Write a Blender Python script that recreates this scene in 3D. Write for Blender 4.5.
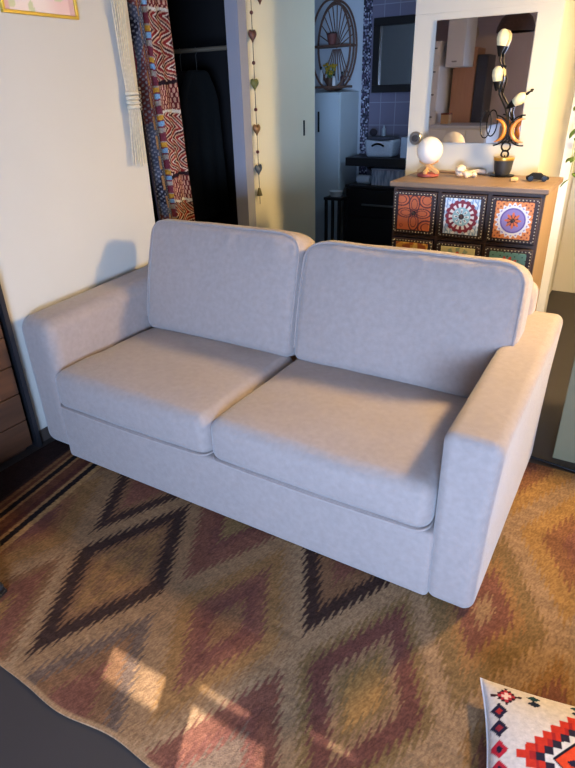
import bpy, bmesh, math, random
import numpy as np
from mathutils import Vector, Matrix, Euler
random.seed(4); rng = np.random.default_rng(4)
for o in list(bpy.data.objects): bpy.data.objects.remove(o)
S = bpy.context.scene; COL = S.collection
PI = math.pi

# ------------------------------------------------------------------ camera
cam = bpy.data.cameras.new('camera'); camo = bpy.data.objects.new('camera', cam); COL.objects.link(camo)
cam.sensor_fit = 'VERTICAL'; cam.sensor_height = 36.0; cam.lens = 570.0 / 768 * 36.0
cam.clip_start = 0.02
_p, _r, _y = math.radians(27.0), math.radians(-1.6), math.radians(31.7)
fw = Vector((-math.sin(_y) * math.cos(_p), math.cos(_y) * math.cos(_p), -math.sin(_p)))
rt0 = Vector((math.cos(_y), math.sin(_y), 0)); up0 = rt0.cross(fw)
rt = math.cos(_r) * rt0 + math.sin(_r) * up0; up = -math.sin(_r) * rt0 + math.cos(_r) * up0
m = Matrix((rt, up, -fw)).transposed().to_4x4(); m.translation = Vector((0, 0, 1.5))
camo.matrix_world = m
S.camera = camo

# ------------------------------------------------------------------ light
S.view_settings.view_transform = 'Standard'; S.view_settings.look = 'None'
S.view_settings.gamma = 1.0; S.view_settings.use_curve_mapping = False
S.view_settings.exposure = 0.25
W = bpy.data.worlds.new('world'); S.world = W; W.use_nodes = True
W.node_tree.nodes['Background'].inputs[0].default_value = (0.45, 0.6, 1.0, 1)
W.node_tree.nodes['Background'].inputs[1].default_value = 0.25
def area(name, loc, target, sx, sy, power, col, spread=180):
    L = bpy.data.lights.new(name, 'AREA'); L.shape = 'RECTANGLE'; L.size = sx; L.size_y = sy
    L.energy = power; L.color = col; L.spread = math.radians(spread)
    o = bpy.data.objects.new(name, L); COL.objects.link(o); o.location = loc
    o.rotation_euler = (Vector(target) - Vector(loc)).to_track_quat('-Z', 'Y').to_euler()
    return o
LAMP = (0.42, 2.70, 1.90); LAMP_COL = (255, 218, 150); LAMP_STR = 450.0      # the floor lamp right of the sofa (built below)
# cool daylight through the big window behind the camera
area('front_window_light', (0.45, -1.62, 0.95), (-0.9, 1.6, 0.5), 1.5, 0.7, 140, (0.40, 0.605, 1.0), 130)
# cool daylight in the bathroom
area('bathroom_light', (-1.45, 4.75, 1.9), (-2.9, 4.95, 1.4), 0.5, 0.6, 3.8, (0.52, 0.74, 1.0))
sun = bpy.data.lights.new('sun', 'SUN'); sun.energy = 13.0; sun.angle = math.radians(0.25); sun.color = (1.0, 0.97, 0.90)
suno = bpy.data.objects.new('sun', sun); COL.objects.link(suno)
SUN_D = Vector((-0.42, 0.90, -0.68)).normalized()
suno.rotation_euler = SUN_D.to_track_quat('-Z', 'Y').to_euler()

# ------------------------------------------------------------------ helpers
def lin(c):
    out = []
    for v in c[:3]:
        v = v / 255.0
        out.append(v / 12.92 if v <= 0.04045 else ((v + 0.055) / 1.055) ** 2.4)
    return tuple(out)
def linA(a):
    a = np.asarray(a, float) / 255.0
    return np.where(a <= 0.04045, a / 12.92, ((a + 0.055) / 1.055) ** 2.4)
MATS = {}
def mat(name, col=None, rough=0.6, metal=0.0, noise=0.0, nscale=20, bump=0.0, bscale=200, attr=False,
        sheen=0.0, emit=None, estr=0.0, stretch=(1, 1, 1), trans=0.0, spec=0.5, col2=None, sub=0.0):
    if name in MATS: return MATS[name]
    M = bpy.data.materials.new(name); M.use_nodes = True; nt = M.node_tree
    b = nt.nodes['Principled BSDF']; b.inputs['Roughness'].default_value = rough
    b.inputs['Metallic'].default_value = metal; b.inputs['Specular IOR Level'].default_value = spec
    if sheen: b.inputs['Sheen Weight'].default_value = sheen
    if trans: b.inputs['Transmission Weight'].default_value = trans
    tc = nt.nodes.new('ShaderNodeTexCoord'); mp = nt.nodes.new('ShaderNodeMapping')
    mp.inputs['Scale'].default_value = stretch
    nt.links.new(tc.outputs['Object'], mp.inputs['Vector'])
    if attr:
        a = nt.nodes.new('ShaderNodeAttribute'); a.attribute_name = 'Col'; src = a.outputs['Color']
    else:
        c = nt.nodes.new('ShaderNodeRGB'); c.outputs[0].default_value = (*lin(col), 1); src = c.outputs[0]
    if noise:
        n = nt.nodes.new('ShaderNodeTexNoise'); n.inputs['Scale'].default_value = nscale
        n.inputs['Detail'].default_value = 5; nt.links.new(mp.outputs[0], n.inputs['Vector'])
        if col2 is not None:
            r = nt.nodes.new('ShaderNodeValToRGB'); r.color_ramp.elements[0].position = 0.38
            r.color_ramp.elements[1].position = 0.62
            r.color_ramp.elements[0].color = (*lin(col), 1); r.color_ramp.elements[1].color = (*lin(col2), 1)
            nt.links.new(n.outputs['Fac'], r.inputs[0]); src = r.outputs[0]
        else:
            mr = nt.nodes.new('ShaderNodeMapRange'); mr.inputs[1].default_value = 0.25; mr.inputs[2].default_value = 0.75
            mr.inputs[3].default_value = 1 - noise; mr.inputs[4].default_value = 1 + noise
            nt.links.new(n.outputs['Fac'], mr.inputs[0])
            hs = nt.nodes.new('ShaderNodeHueSaturation'); nt.links.new(mr.outputs[0], hs.inputs['Value'])
            nt.links.new(src, hs.inputs['Color']); src = hs.outputs[0]
    nt.links.new(src, b.inputs['Base Color'])
    if bump:
        n2 = nt.nodes.new('ShaderNodeTexNoise'); n2.inputs['Scale'].default_value = bscale; n2.inputs['Detail'].default_value = 3
        nt.links.new(mp.outputs[0], n2.inputs['Vector'])
        bp = nt.nodes.new('ShaderNodeBump'); bp.inputs['Strength'].default_value = bump; bp.inputs['Distance'].default_value = 0.004
        nt.links.new(n2.outputs['Fac'], bp.inputs['Height']); nt.links.new(bp.outputs[0], b.inputs['Normal'])
    if emit is not None:
        b.inputs['Emission Color'].default_value = (*lin(emit), 1); b.inputs['Emission Strength'].default_value = estr
    MATS[name] = M; return M

class MB:
    def __init__(s): s.v = []; s.f = []
    def add(s, v, f):
        n = len(s.v); s.v += [tuple(map(float, p)) for p in v]; s.f += [tuple(i + n for i in q) for q in f]; return s
    def box(s, x0, x1, y0, y1, z0, z1):
        v = [(x, y, z) for x in (x0, x1) for y in (y0, y1) for z in (z0, z1)]
        return s.add(v, [(0, 1, 3, 2), (4, 6, 7, 5), (0, 4, 5, 1), (2, 3, 7, 6), (0, 2, 6, 4), (1, 5, 7, 3)])
    def cyl(s, x, y, z0, z1, r, r2=None, n=24):
        return s.lathe([(r, z0), (r if r2 is None else r2, z1)], (x, y, 0), n)
    def lathe(s, prof, c=(0, 0, 0), n=24, axis='z'):
        v = []; f = []
        for (r, z) in prof:
            for k in range(n):
                a = 2 * PI * k / n; p = (r * math.cos(a), r * math.sin(a), z)
                if axis == 'y': p = (p[0], p[2], p[1])
                if axis == 'x': p = (p[2], p[0], p[1])
                v.append((p[0] + c[0], p[1] + c[1], p[2] + c[2]))
        for i in range(len(prof) - 1):
            for k in range(n):
                k2 = (k + 1) % n; f.append((i * n + k, i * n + k2, (i + 1) * n + k2, (i + 1) * n + k))
        if prof[0][0] > 1e-5: f.append(tuple(range(n))[::-1])
        if prof[-1][0] > 1e-5: f.append(tuple((len(prof) - 1) * n + k for k in range(n)))
        return s.add(v, f)
    def tube(s, pts, r, n=8, closed=False):
        P = [Vector(p) for p in pts]; N = len(P); v = []; f = []
        prev = None
        for i in range(N):
            if closed: t = P[(i + 1) % N] - P[i - 1]
            else: t = P[min(i + 1, N - 1)] - P[max(i - 1, 0)]
            t.normalize()
            if prev is None:
                a = t.cross(Vector((0, 0, 1)))
                if a.length < 0.1: a = t.cross(Vector((1, 0, 0)))
            else: a = prev - t * prev.dot(t)
            a.normalize(); prev = a; b = t.cross(a)
            rr = r[i] if hasattr(r, '__len__') else r
            for k in range(n):
                g = 2 * PI * k / n; v.append(P[i] + (a * math.cos(g) + b * math.sin(g)) * rr)
        for i in range(N if closed else N - 1):
            j = (i + 1) % N
            for k in range(n):
                k2 = (k + 1) % n; f.append((i * n + k, i * n + k2, j * n + k2, j * n + k))
        if not closed:
            f.append(tuple(range(n))[::-1]); f.append(tuple((N - 1) * n + k for k in range(n)))
        return s.add(v, f)
    def sphere(s, c, r, n=16, m_=10, sc=(1, 1, 1)):
        v = [(c[0], c[1], c[2] - r * sc[2])]; f = []
        for i in range(1, m_):
            t = -PI / 2 + PI * i / m_
            for k in range(n):
                a = 2 * PI * k / n
                v.append((c[0] + r * sc[0] * math.cos(t) * math.cos(a), c[1] + r * sc[1] * math.cos(t) * math.sin(a), c[2] + r * sc[2] * math.sin(t)))
        v.append((c[0], c[1], c[2] + r * sc[2])); L = len(v) - 1
        for k in range(n):
            k2 = (k + 1) % n; f.append((0, 1 + k2, 1 + k))
            f.append((L, 1 + (m_ - 2) * n + k, 1 + (m_ - 2) * n + k2))
            for i in range(m_ - 2): f.append((1 + i * n + k, 1 + i * n + k2, 1 + (i + 1) * n + k2, 1 + (i + 1) * n + k))
        return s.add(v, f)
    def prism(s, outline, fn, d):          # outline of (a, b); fn(a, b, t) -> point, t in (0, d)
        n = len(outline); v = [fn(a, b, 0) for a, b in outline] + [fn(a, b, d) for a, b in outline]
        f = [tuple(range(n))[::-1], tuple(range(n, 2 * n))] + [(k, (k + 1) % n, n + (k + 1) % n, n + k) for k in range(n)]
        return s.add(v, f)
    def rbox(s, sx, sy, sz, r, fn=None, n=5, k=3, centre=(0, 0, 0)):   # rounded box, fn maps (N,3) array
        h = np.array([sx, sy, sz]) / 2.0
        def axis(hh):
            e = [r * (1 - math.cos(PI / 2 * i / k)) * 1.0 for i in range(k)]
            e = [-hh + r * (1 - math.cos(PI / 2 * 0)) + r * i / k for i in range(k)]
            mid = list(np.linspace(-hh + r, hh - r, n + 1))
            return e + mid + [-x for x in e[::-1]]
        A = [axis(x) for x in h]
        idx = {}; V = []; F = []
        def vid(p):
            key = tuple(round(q, 6) for q in p)
            if key not in idx: idx[key] = len(V); V.append(p)
            return idx[key]
        for ax in range(3):
            b_, c_ = [(1, 2), (2, 0), (0, 1)][ax]
            for sg in (-1, 1):
                for i in range(len(A[b_]) - 1):
                    for j in range(len(A[c_]) - 1):
                        q = []
                        for (ii, jj) in ((i, j), (i + 1, j), (i + 1, j + 1), (i, j + 1)):
                            p = [0, 0, 0]; p[ax] = sg * h[ax]; p[b_] = A[b_][ii]; p[c_] = A[c_][jj]; q.append(vid(tuple(p)))
                        F.append(tuple(q if sg > 0 else q[::-1]))
        V = np.array(V); inner = np.clip(V, -(h - r), h - r); d = V - inner
        l = np.linalg.norm(d, axis=1, keepdims=True); l[l == 0] = 1
        out = inner + d / l * r
        if fn is not None: out = fn(out)
        out = out + np.array(centre)
        return s.add(out, F)
    def build(s, name, material, parent=None, smooth=True, bevel=0.0, bseg=2, loc=None, rot=None, angle=40):
        me = bpy.data.meshes.new(name); me.from_pydata(s.v, [], s.f); me.update()
        bm = bmesh.new(); bm.from_mesh(me); bmesh.ops.recalc_face_normals(bm, faces=bm.faces); bm.to_mesh(me); bm.free()
        return link(name, me, material, parent, smooth, bevel, bseg, loc, rot, angle)
def link(name, me, material, parent=None, smooth=True, bevel=0.0, bseg=2, loc=None, rot=None, angle=40):
    if material is not None: me.materials.append(material)
    if smooth:
        me.polygons.foreach_set('use_smooth', [True] * len(me.polygons))
        me.set_sharp_from_angle(angle=math.radians(angle))
    o = bpy.data.objects.new(name, me); COL.objects.link(o)
    if parent is not None: o.parent = parent
    if loc is not None: o.location = loc
    if rot is not None: o.rotation_euler = rot
    if bevel:
        b = o.modifiers.new('bevel', 'BEVEL'); b.width = bevel; b.segments = bseg; b.limit_method = 'ANGLE'; b.angle_limit = math.radians(40)
    return o
def thing(name, label, cat, loc=(0, 0, 0), rotz=0, group=None):
    o = bpy.data.objects.new(name, None); o.empty_display_size = 0.1; COL.objects.link(o)
    o.location = loc; o.rotation_euler = (0, 0, rotz); return tag(o, label, cat, group)
def tag(o, label, cat, group=None):
    o['label'] = label; o['category'] = cat
    if group: o['group'] = group
    return o
def structure(o): o['kind'] = 'structure'; return o
def kids(o): return [c for c in bpy.data.objects if c.parent == o]
def dup(root, loc, rotz=None, label=None, group=None):
    def cp(o, par):
        c = o.copy(); COL.objects.link(c)
        if par is not None: c.parent = par
        for k in kids(o): cp(k, c)
        return c
    r = cp(root, root.parent); r.location = loc
    if rotz is not None: r.rotation_euler = (0, 0, rotz)
    if label: r['label'] = label
    if group: r['group'] = group
    return r
def grid_mesh(name, P, C=None, wrap=False):      # P (nv, nu, 3) points, C (nv, nu, 3) linear colours
    nv, nu = P.shape[:2]; me = bpy.data.meshes.new(name)
    i = np.arange(nv * nu).reshape(nv, nu)
    q = np.stack([i[:-1, :-1], i[:-1, 1:], i[1:, 1:], i[1:, :-1]], -1).reshape(-1, 4)
    me.vertices.add(nv * nu); me.vertices.foreach_set('co', P.reshape(-1).astype(np.float32))
    me.loops.add(q.size); me.loops.foreach_set('vertex_index', q.reshape(-1).astype(np.int32))
    me.polygons.add(len(q)); me.polygons.foreach_set('loop_start', np.arange(0, q.size, 4, dtype=np.int32))
    me.update(calc_edges=True); me.validate()
    if C is not None:
        a = me.color_attributes.new('Col', 'FLOAT_COLOR', 'POINT')
        a.data.foreach_set('color', np.concatenate([C.reshape(-1, 3), np.ones((nv * nu, 1))], 1).reshape(-1).astype(np.float32))
    return me
def fnoise(x, y, sc, seed):                        # cheap smooth value noise
    r = np.random.default_rng(seed); T = r.random((64, 64))
    X = x * sc; Y = y * sc; xi = np.floor(X).astype(int); yi = np.floor(Y).astype(int); fx = X - xi; fy = Y - yi
    fx = fx * fx * (3 - 2 * fx); fy = fy * fy * (3 - 2 * fy); g = lambda a, b: T[a % 64, b % 64]
    return (g(xi, yi) * (1 - fx) + g(xi + 1, yi) * fx) * (1 - fy) + (g(xi, yi + 1) * (1 - fx) + g(xi + 1, yi + 1) * fx) * fy

# ------------------------------------------------------------------ materials
m_wall = mat('white plaster', (201, 194, 182), 0.85, noise=0.02, nscale=3, bump=0.05, bscale=120, spec=0.2)
m_door = mat('cream painted wood', (240, 230, 200), 0.55, noise=0.015, nscale=4)
m_tower = mat('white wall panel', (196, 190, 177), 0.6, noise=0.015, nscale=3)
m_lilac = mat('lilac plaster', (206, 192, 200), 0.85, noise=0.03, nscale=3)
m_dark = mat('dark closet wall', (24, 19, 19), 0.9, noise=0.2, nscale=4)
m_floor = mat('dark grey floor tile', (54, 48, 46), 0.55, noise=0.04, nscale=6)
m_black = mat('black metal', (22, 21, 22), 0.4, metal=0.6)
m_sofa = mat('greige velvet', (157, 141, 133), 0.85, noise=0.085, nscale=48, bump=0.4, bscale=380, sheen=0.3, spec=0.15)
m_rug = mat('kilim wool', attr=True, rough=0.95, noise=0.16, nscale=160, bump=0.6, bscale=260, spec=0.1)
m_attr = mat('painted pattern', attr=True, rough=0.5)
m_cloth = mat('woven pattern', attr=True, rough=0.9, noise=0.15, nscale=90, bump=0.3, bscale=250, spec=0.1)
m_white = mat('white paint', (225, 224, 224), 0.5)
m_walnut = mat('brown wood', (134, 108, 86), 0.5, noise=0.16, nscale=6, stretch=(1, 6, 1), bump=0.08, bscale=60)
m_walnut_dark = mat('dark brown wood', (66, 44, 34), 0.5, noise=0.15, nscale=8)
m_plank = mat('stained pine plank', (78, 48, 30), 0.5, noise=0.28, nscale=5, stretch=(1, 0.7, 8), bump=0.1, bscale=40)
m_glass_mirror = mat('mirror glass', (214, 208, 206), 0.015, metal=1.0)
m_steel = mat('brushed steel', (150, 148, 146), 0.35, metal=0.9)
m_green = mat('leaf green', (92, 118, 48), 0.5, noise=0.2, nscale=30)
m_black_wood = mat('black brown veneer', (26, 22, 24), 0.4)

# ------------------------------------------------------------------ room shell
def wallbox(name, m_, *boxes):
    b = MB()
    for q in boxes: b.box(*q)
    return structure(b.build(name, m_, smooth=False))
wallbox('floor', m_floor, (-4.4, 1.5, -1.95, 5.95, -0.12, 0.0))
wallbox('ceiling', m_wall, (-4.4, 1.5, -1.95, 5.95, 2.5, 2.6))
# left wall with the curtained opening, and the stretch that carries the sliding door
wallbox('wall_left', m_wall, (-2.42, -2.3, 1.375, 2.376, 0, 2.5), (-2.42, -2.3, 2.376, 3.2, 2.15, 2.5))
wallbox('trim_1', mat('grey white jamb paint', (150, 150, 160), 0.6), (-2.335, -2.243, 3.2, 3.284, 0, 2.5))
wallbox('wall_left_rear', m_wall, (-2.38, -2.335, 3.285, 4.235, 0, 2.5))
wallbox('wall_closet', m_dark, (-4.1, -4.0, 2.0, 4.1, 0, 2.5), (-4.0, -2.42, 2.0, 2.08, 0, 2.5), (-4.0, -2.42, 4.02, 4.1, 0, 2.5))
# tower wall block with large white panels (2 mm joints)
tb = MB()
for z0, z1 in ((0, 0.70), (0.703, 1.404), (1.407, 1.835), (1.838, 2.5)): tb.box(-1.2, -0.498, 3.28, 3.32, z0, z1)
tb.box(-1.199, -0.499, 3.284, 5.75, 0, 2.5)
structure(tb.build('wall_tower', m_tower, smooth=False))
wallbox('trim_2', m_white, (-0.497, -0.44, 4.15, 4.3, 0, 2.5))
wallbox('wall_passage', m_wall, (-0.498, 1.45, 5.0, 5.1, 0, 2.5))
wallbox('wall_right', m_wall, (1.35, 1.45, -1.9, 5.0, 0, 2.5))
# front wall (behind the camera) with a big shuttered window; unseen shutter added, its gaps cut to shape the sun patches
WY = -1.8
wallbox('wall_front', m_lilac, (-3.1, -0.8, WY - 0.1, WY, 0, 2.5), (1.2, 1.45, WY - 0.1, WY, 0, 2.5),
        (-0.8, 1.2, WY - 0.1, WY, 0, 0.45), (-0.8, 1.2, WY - 0.1, WY, 2.25, 2.5))
wallbox('wall_kitchen', m_lilac, (-3.1, -3.0, WY, 1.5, 0, 2.5), (-3.0, -2.42, 1.4, 1.5, 0, 2.5))
def sun_gap(x0, x1, y0, y1):             # floor patch -> rectangle in the window plane
    def pr(x, y):
        t = (y - WY) / SUN_D.y; return x - SUN_D.x * t, -SUN_D.z * t
    a, z0 = pr(x0, y0); b, z1 = pr(x1, y1); c = SUN_D.x / SUN_D.y
    mid = (y0 + y1) / 2; xa, _ = pr(x0, mid); xb, _ = pr(x1, mid)
    return xa, xb, min(z0, z1), max(z0, z1)
gaps = [sun_gap(-1.08, -0.87, 0.645, 0.74), sun_gap(-0.74, -0.50, 0.56, 0.715), sun_gap(-0.79, -0.62, 0.757, 0.774), sun_gap(-0.46, -0.32, 0.80, 0.815)]
xs = sorted({-0.8, 1.2, *[g[0] for g in gaps], *[g[1] for g in gaps]}); zs = sorted({0.45, 2.25, *[g[2] for g in gaps], *[g[3] for g in gaps]})
sb = MB()
for i in range(len(xs) - 1):
    for j in range(len(zs) - 1):
        cx, cz = (xs[i] + xs[i + 1]) / 2, (zs[j] + zs[j + 1]) / 2
        if any(g[0] < cx < g[1] and g[2] < cz < g[3] for g in gaps): continue
        sb.box(xs[i], xs[i + 1], WY - 0.006, WY, zs[j], zs[j + 1])
structure(sb.build('sun_mask_shutter', mat('white mask shutter', (210, 212, 218), 0.7), smooth=False))  # unseen panel added to mask the sun down to the floor patches
# skirting
m_base = mat('dark skirting', (70, 58, 52), 0.6)
wallbox('baseboard_left', m_base, (-2.299, -2.288, 1.378, 2.37, 0, 0.06))
wallbox('trim_3', mat('dark steel trim', (66, 64, 68), 0.35, metal=0.7), (-2.43, -2.262, 1.352, 1.374, 0, 2.5))

# bathroom shell
def tile_material():
    M = bpy.data.materials.new('lilac wall tile'); M.use_nodes = True; nt = M.node_tree; b = nt.nodes['Principled BSDF']
    b.inputs['Roughness'].default_value = 0.3
    tc = nt.nodes.new('ShaderNodeTexCoord'); mp = nt.nodes.new('ShaderNodeMapping'); mp.inputs['Rotation'].default_value = (PI / 2, 0, 0)
    br = nt.nodes.new('ShaderNodeTexBrick'); br.offset = 0; br.inputs['Scale'].default_value = 1.0
    br.inputs['Brick Width'].default_value = 0.15; br.inputs['Row Height'].default_value = 0.2; br.inputs['Mortar Size'].default_value = 0.004
    br.inputs['Color1'].default_value = (*lin((116, 112, 132)), 1); br.inputs['Color2'].default_value = (*lin((110, 106, 128)), 1)
    br.inputs['Mortar'].default_value = (*lin((142, 142, 158)), 1)
    sep = nt.nodes.new('ShaderNodeSeparateXYZ'); cmb = nt.nodes.new('ShaderNodeCombineXYZ')
    nt.links.new(tc.outputs['Object'], sep.inputs[0]); nt.links.new(sep.outputs[0], cmb.inputs[0]); nt.links.new(sep.outputs[2], cmb.inputs[1])
    nt.links.new(cmb.outputs[0], br.inputs['Vector']); nt.links.new(br.outputs[0], b.inputs['Base Color']); return M
wallbox('wall_bathroom', mat('pale blue plaster', (196, 204, 214), 0.8, noise=0.02), (-3.5, -2.6, 5.75, 5.85, 0, 2.5), (-3.6, -3.5, 4.1, 5.85, 0, 2.5), (-3.5, -2.385, 4.11, 4.16, 0, 2.5))
wallbox('wall_bathroom_tiled', tile_material(), (-2.6, -1.2, 5.75, 5.85, 0, 2.5))
# mosaic strip
nz, nx = 170, 8; ms = MB()
me_ = grid_mesh('m', np.stack(np.meshgrid(np.linspace(-2.606, -2.517, nx * 2 + 1), np.linspace(0, 2.5, nz * 2 + 1)) + [np.zeros((nz * 2 + 1, nx * 2 + 1))], -1)[..., [0, 2, 1]] + np.array([0, 5.744, 0]))
at_ = me_.attributes.new('Col', 'FLOAT_COLOR', 'FACE'); cc = []
pal = linA([(36, 34, 52), (60, 60, 84), (120, 124, 150), (22, 20, 34), (84, 70, 100), (180, 184, 200)])
cid = rng.integers(0, 6, (nz, nx))
C = pal[np.repeat(np.repeat(cid, 2, 0), 2, 1)]
at_.data.foreach_set('color', np.concatenate([C.reshape(-1, 3), np.ones((C.size // 3, 1))], 1).reshape(-1).astype(np.float32))
structure(link('trim_4', me_, m_attr, smooth=False))

# ------------------------------------------------------------------ kilim rug
def kilim(u, v):
    u = u + 0.04 * (v - 1.0)
    tri = np.abs(((u / 0.0175) % 1.0) * 2 - 1)
    TAN = (154, 122, 90); LT = (166, 136, 104); OCH = (148, 110, 66); RED = (116, 68, 60); DRK = (50, 35, 32)
    OLV = (128, 104, 66); GOLD = (172, 130, 72); BRN = (124, 88, 62); GRY = (92, 80, 76); RUST = (134, 86, 58); DRED = (98, 54, 54)
    def soft(c):
        k = 0.85 if c == DRK else 0.62
        return tuple(k * a_ + (1 - k) * b_ for a_, b_ in zip(c, (116, 82, 54)))
    rings = {
        (0, 0): [(.2, OCH), (.34, BRN), (.48, OCH), (.62, BRN), (.88, DRK), (2, TAN)],
        (0, 1): [(.24, BRN), (.40, DRED), (.58, RED), (.82, OCH), (2, TAN)],
        (0, 2): [(.26, GOLD), (.36, OLV), (.48, TAN), (.74, DRED), (.88, OLV), (2, LT)],
        (0, 3): [(.3, GOLD), (.5, OLV), (.7, RED), (.86, OCH), (2, LT)],
        (0, -1): [(.28, DRED), (.5, RUST), (.82, OCH), (2, TAN)],
        (0, -2): [(.4, RUST), (.8, OCH), (2, TAN)],
        (1, -2): [(.4, RED), (.7, RUST), (2, BRN)],
        (1, -1): [(.46, RED), (.58, BRN), (.80, DRK), (2, TAN)],
        (1, 0): [(.35, OLV), (.52, DRED), (.84, RED), (2, TAN)],
        (1, 1): [(.3, RED), (.55, BRN), (.80, DRK), (2, LT)],
        (1, 2): [(.16, TAN), (.42, RED), (.58, OCH), (.84, OLV), (2, LT)],
        (1, 3): [(.3, RED), (.6, OCH), (.84, OLV), (2, LT)],
        (2, 2): [(.3, GOLD), (.55, OCH), (.85, RED), (2, LT)],
        (2, 3): [(.22, RED), (.5, RUST), (.84, GOLD), (2, LT)],
        (-1, -1): [(.4, OCH), (.7, RED), (.86, BRN), (2, LT)],
        (-1, 0): [(.35, RED), (.60, BRN), (.80, GRY), (2, TAN)],
        (-1, 1): [(.45, GRY), (.6, DRED), (.86, RED), (2, LT)],
        (-1, 2): [(.4, GRY), (.62, OLV), (.86, TAN), (2, LT)],
    }
    vv = v + 0.066 * (tri - 0.5)
    a, b = 0.235, 0.45
    best = np.full(u.shape, 9.0); J = np.zeros(u.shape, int); I = np.zeros(u.shape, int)
    for j in range(-2, 5):
        vc = 0.97 + j * 0.45; off = -1.32 + (0.235 if j % 2 else 0.0)
        i = np.round((u - off) / 0.47).astype(int); uc = off + i * 0.47
        d = np.abs(u - uc) / a + np.abs(vv - vc) / b
        w = d < best; best = np.where(w, d, best); J = np.where(w, j, J); I = np.where(w, i, I)
    C = np.tile(linA(soft(TAN)), u.shape + (1,))
    for key in {(int(j), int(i)) for j, i in zip(J.ravel(), I.ravel())}:
        mk = (J == key[0]) & (I == key[1]); R = rings.get(key)
        if R is None: R = list(rings.values())[(key[0] * 7 + key[1] * 3) % 14]
        prev = -1
        for (lim, col) in R:
            C[mk & (best > prev) & (best <= lim)] = linA(soft(col)); prev = lim
    # striped left end border; dark outer strip also paints the floor shade by the chest
    us = u + 0.12 * (v - 1.0)
    def band(lo, hi, col): C[(us > lo) & (us <= hi)] = linA(col)
    band(-9, -1.80, (96, 58, 40)); band(-9, -2.055, (40, 26, 24)); band(-2.055, -2.04, DRK); band(-2.035, -2.02, (120, 84, 54))
    band(-2.0, -1.985, (140, 100, 64)); band(-1.985, -1.957, (30, 22, 22)); band(-1.957, -1.942, (140, 100, 64))
    band(-1.90, -1.875, (80, 44, 36)); band(-1.868, -1.853, (150, 112, 74)); band(-1.853, -1.825, (30, 22, 22)); band(-1.825, -1.80, (158, 120, 78))
    n = fnoise(u, v, 4, 1)[..., None]; n2 = fnoise(u * 0.15, v, 60, 2)[..., None]; n3 = rng.random(u.shape)[..., None]
    return 0.86 * C * (0.78 + 0.3 * n) * (0.86 + 0.28 * n2) * (0.72 + 0.56 * n3)
U = np.arange(-2.235, 0.75, 0.004); V = np.arange(0, 1.0001, 1 / 240)
uu, tt = np.meshgrid(U, V)
edge = 0.515 + 0.012 * np.sin(uu * 7 + 0.6) + 0.006 * np.sin(uu * 19) + 0.03 * np.clip(-(uu + 1.25), 0, 1) ** 1.0 * 2.0 * (uu < -1.25)
vv_ = edge + tt * (2.345 - edge)
zz = 0.007 + 0.0012 * np.sin(uu * 23 + vv_ * 7) + 0.001 * rng.random(uu.shape)
P = np.stack([uu, vv_, zz], -1); Cc = kilim(uu, vv_)
bm_ = (vv_ - edge) < 0.012; Cc[bm_] = linA((150, 116, 84)) * (0.8 + 0.4 * rng.random(uu.shape)[bm_][:, None])
# turned-down rim gives the rug its thickness
def rim(P, C):
    def pad(A, lo):
        A = np.concatenate([A[:1], A, A[-1:]], 0); A = np.concatenate([A[:, :1], A, A[:, -1:]], 1); return A
    P2 = pad(P, 0); C2 = pad(C, 0); P2[0, :, 2] = P2[-1, :, 2] = 0.0005; P2[:, 0, 2] = P2[:, -1, 2] = 0.0005; return P2, C2
P2, C2 = rim(P, Cc)
rug = link('kilim_rug', grid_mesh('kilim_rug', P2, C2), m_rug, angle=80)
tag(rug, 'large worn kilim rug of serrated brown and ochre diamonds under the sofa', 'rug')

# ------------------------------------------------------------------ sofa
sofa = thing('sofa', 'light greige two seat velvet sofa standing on the kilim against the white wall', 'sofa', (-1.2, 1.88, 0.008))
SO = Vector((1.2, -1.88, -0.008))
def sfa(name, b, m_=m_sofa): 
    o = b.build(name, m_, sofa, angle=60); o.location = SO; return o
def soft_noise(amp, seed):
    def f(P):
        n = fnoise(P[:, 0] + P[:, 2] * 0.7 + 5, P[:, 1] + P[:, 2] * 0.6 + 5, 9, seed) - 0.5
        return P + (n * amp)[:, None] * np.array([0.3, -0.6, 1.0])
    return f
sfa('base', MB().rbox(1.72, 0.83, 0.268, 0.018, n=10, centre=(-1.195, 1.784, 0.1455)))
def arm(x0, x1, rr, flare, lift):
    def f(P):
        P = soft_noise(0.006, 7)(P); t = (P[:, 2] + 0.315) / 0.63
        P[:, 0] += flare * (t ** 2) * np.where(P[:, 0] * flare > 0, 1, 0)
        P[:, 2] += np.where(P[:, 2] > 0.0, 0.05 * (P[:, 1] + 0.5) - 0.006 + lift, 0)
        return P
    return MB().rbox(x1 - x0, 1.03, 0.635, rr, fn=f, n=10, k=5, centre=((x0 + x1) / 2, 1.885 + (0.025 if lift > 0.01 else 0), 0.330))
sfa('armrest', arm(-2.262, -2.050, 0.062, -0.01, 0.014)); sfa('armrest', arm(-0.345, -0.190, 0.036, 0.018, 0.004))
TH = math.radians(15)
def lean(P, ybase, zbase):
    y = ybase + math.sin(TH) * P[:, 2] + math.cos(TH) * P[:, 1]; z = zbase + math.cos(TH) * P[:, 2] - math.sin(TH) * P[:, 1]
    return np.stack([P[:, 0], y, z], 1)
def backframe(P):
    P = P + np.array([0, 0.06, 0.40]); P[:, 1] += 0.10 * np.clip((P[:, 2] - 0.35) / 0.5, 0, 1); P[:, 1] += 2.24; return P
sfa('back_frame', MB().rbox(1.80, 0.12, 0.77, 0.045, fn=backframe, n=10, centre=(-1.185, 0, 0.02)))
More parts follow.
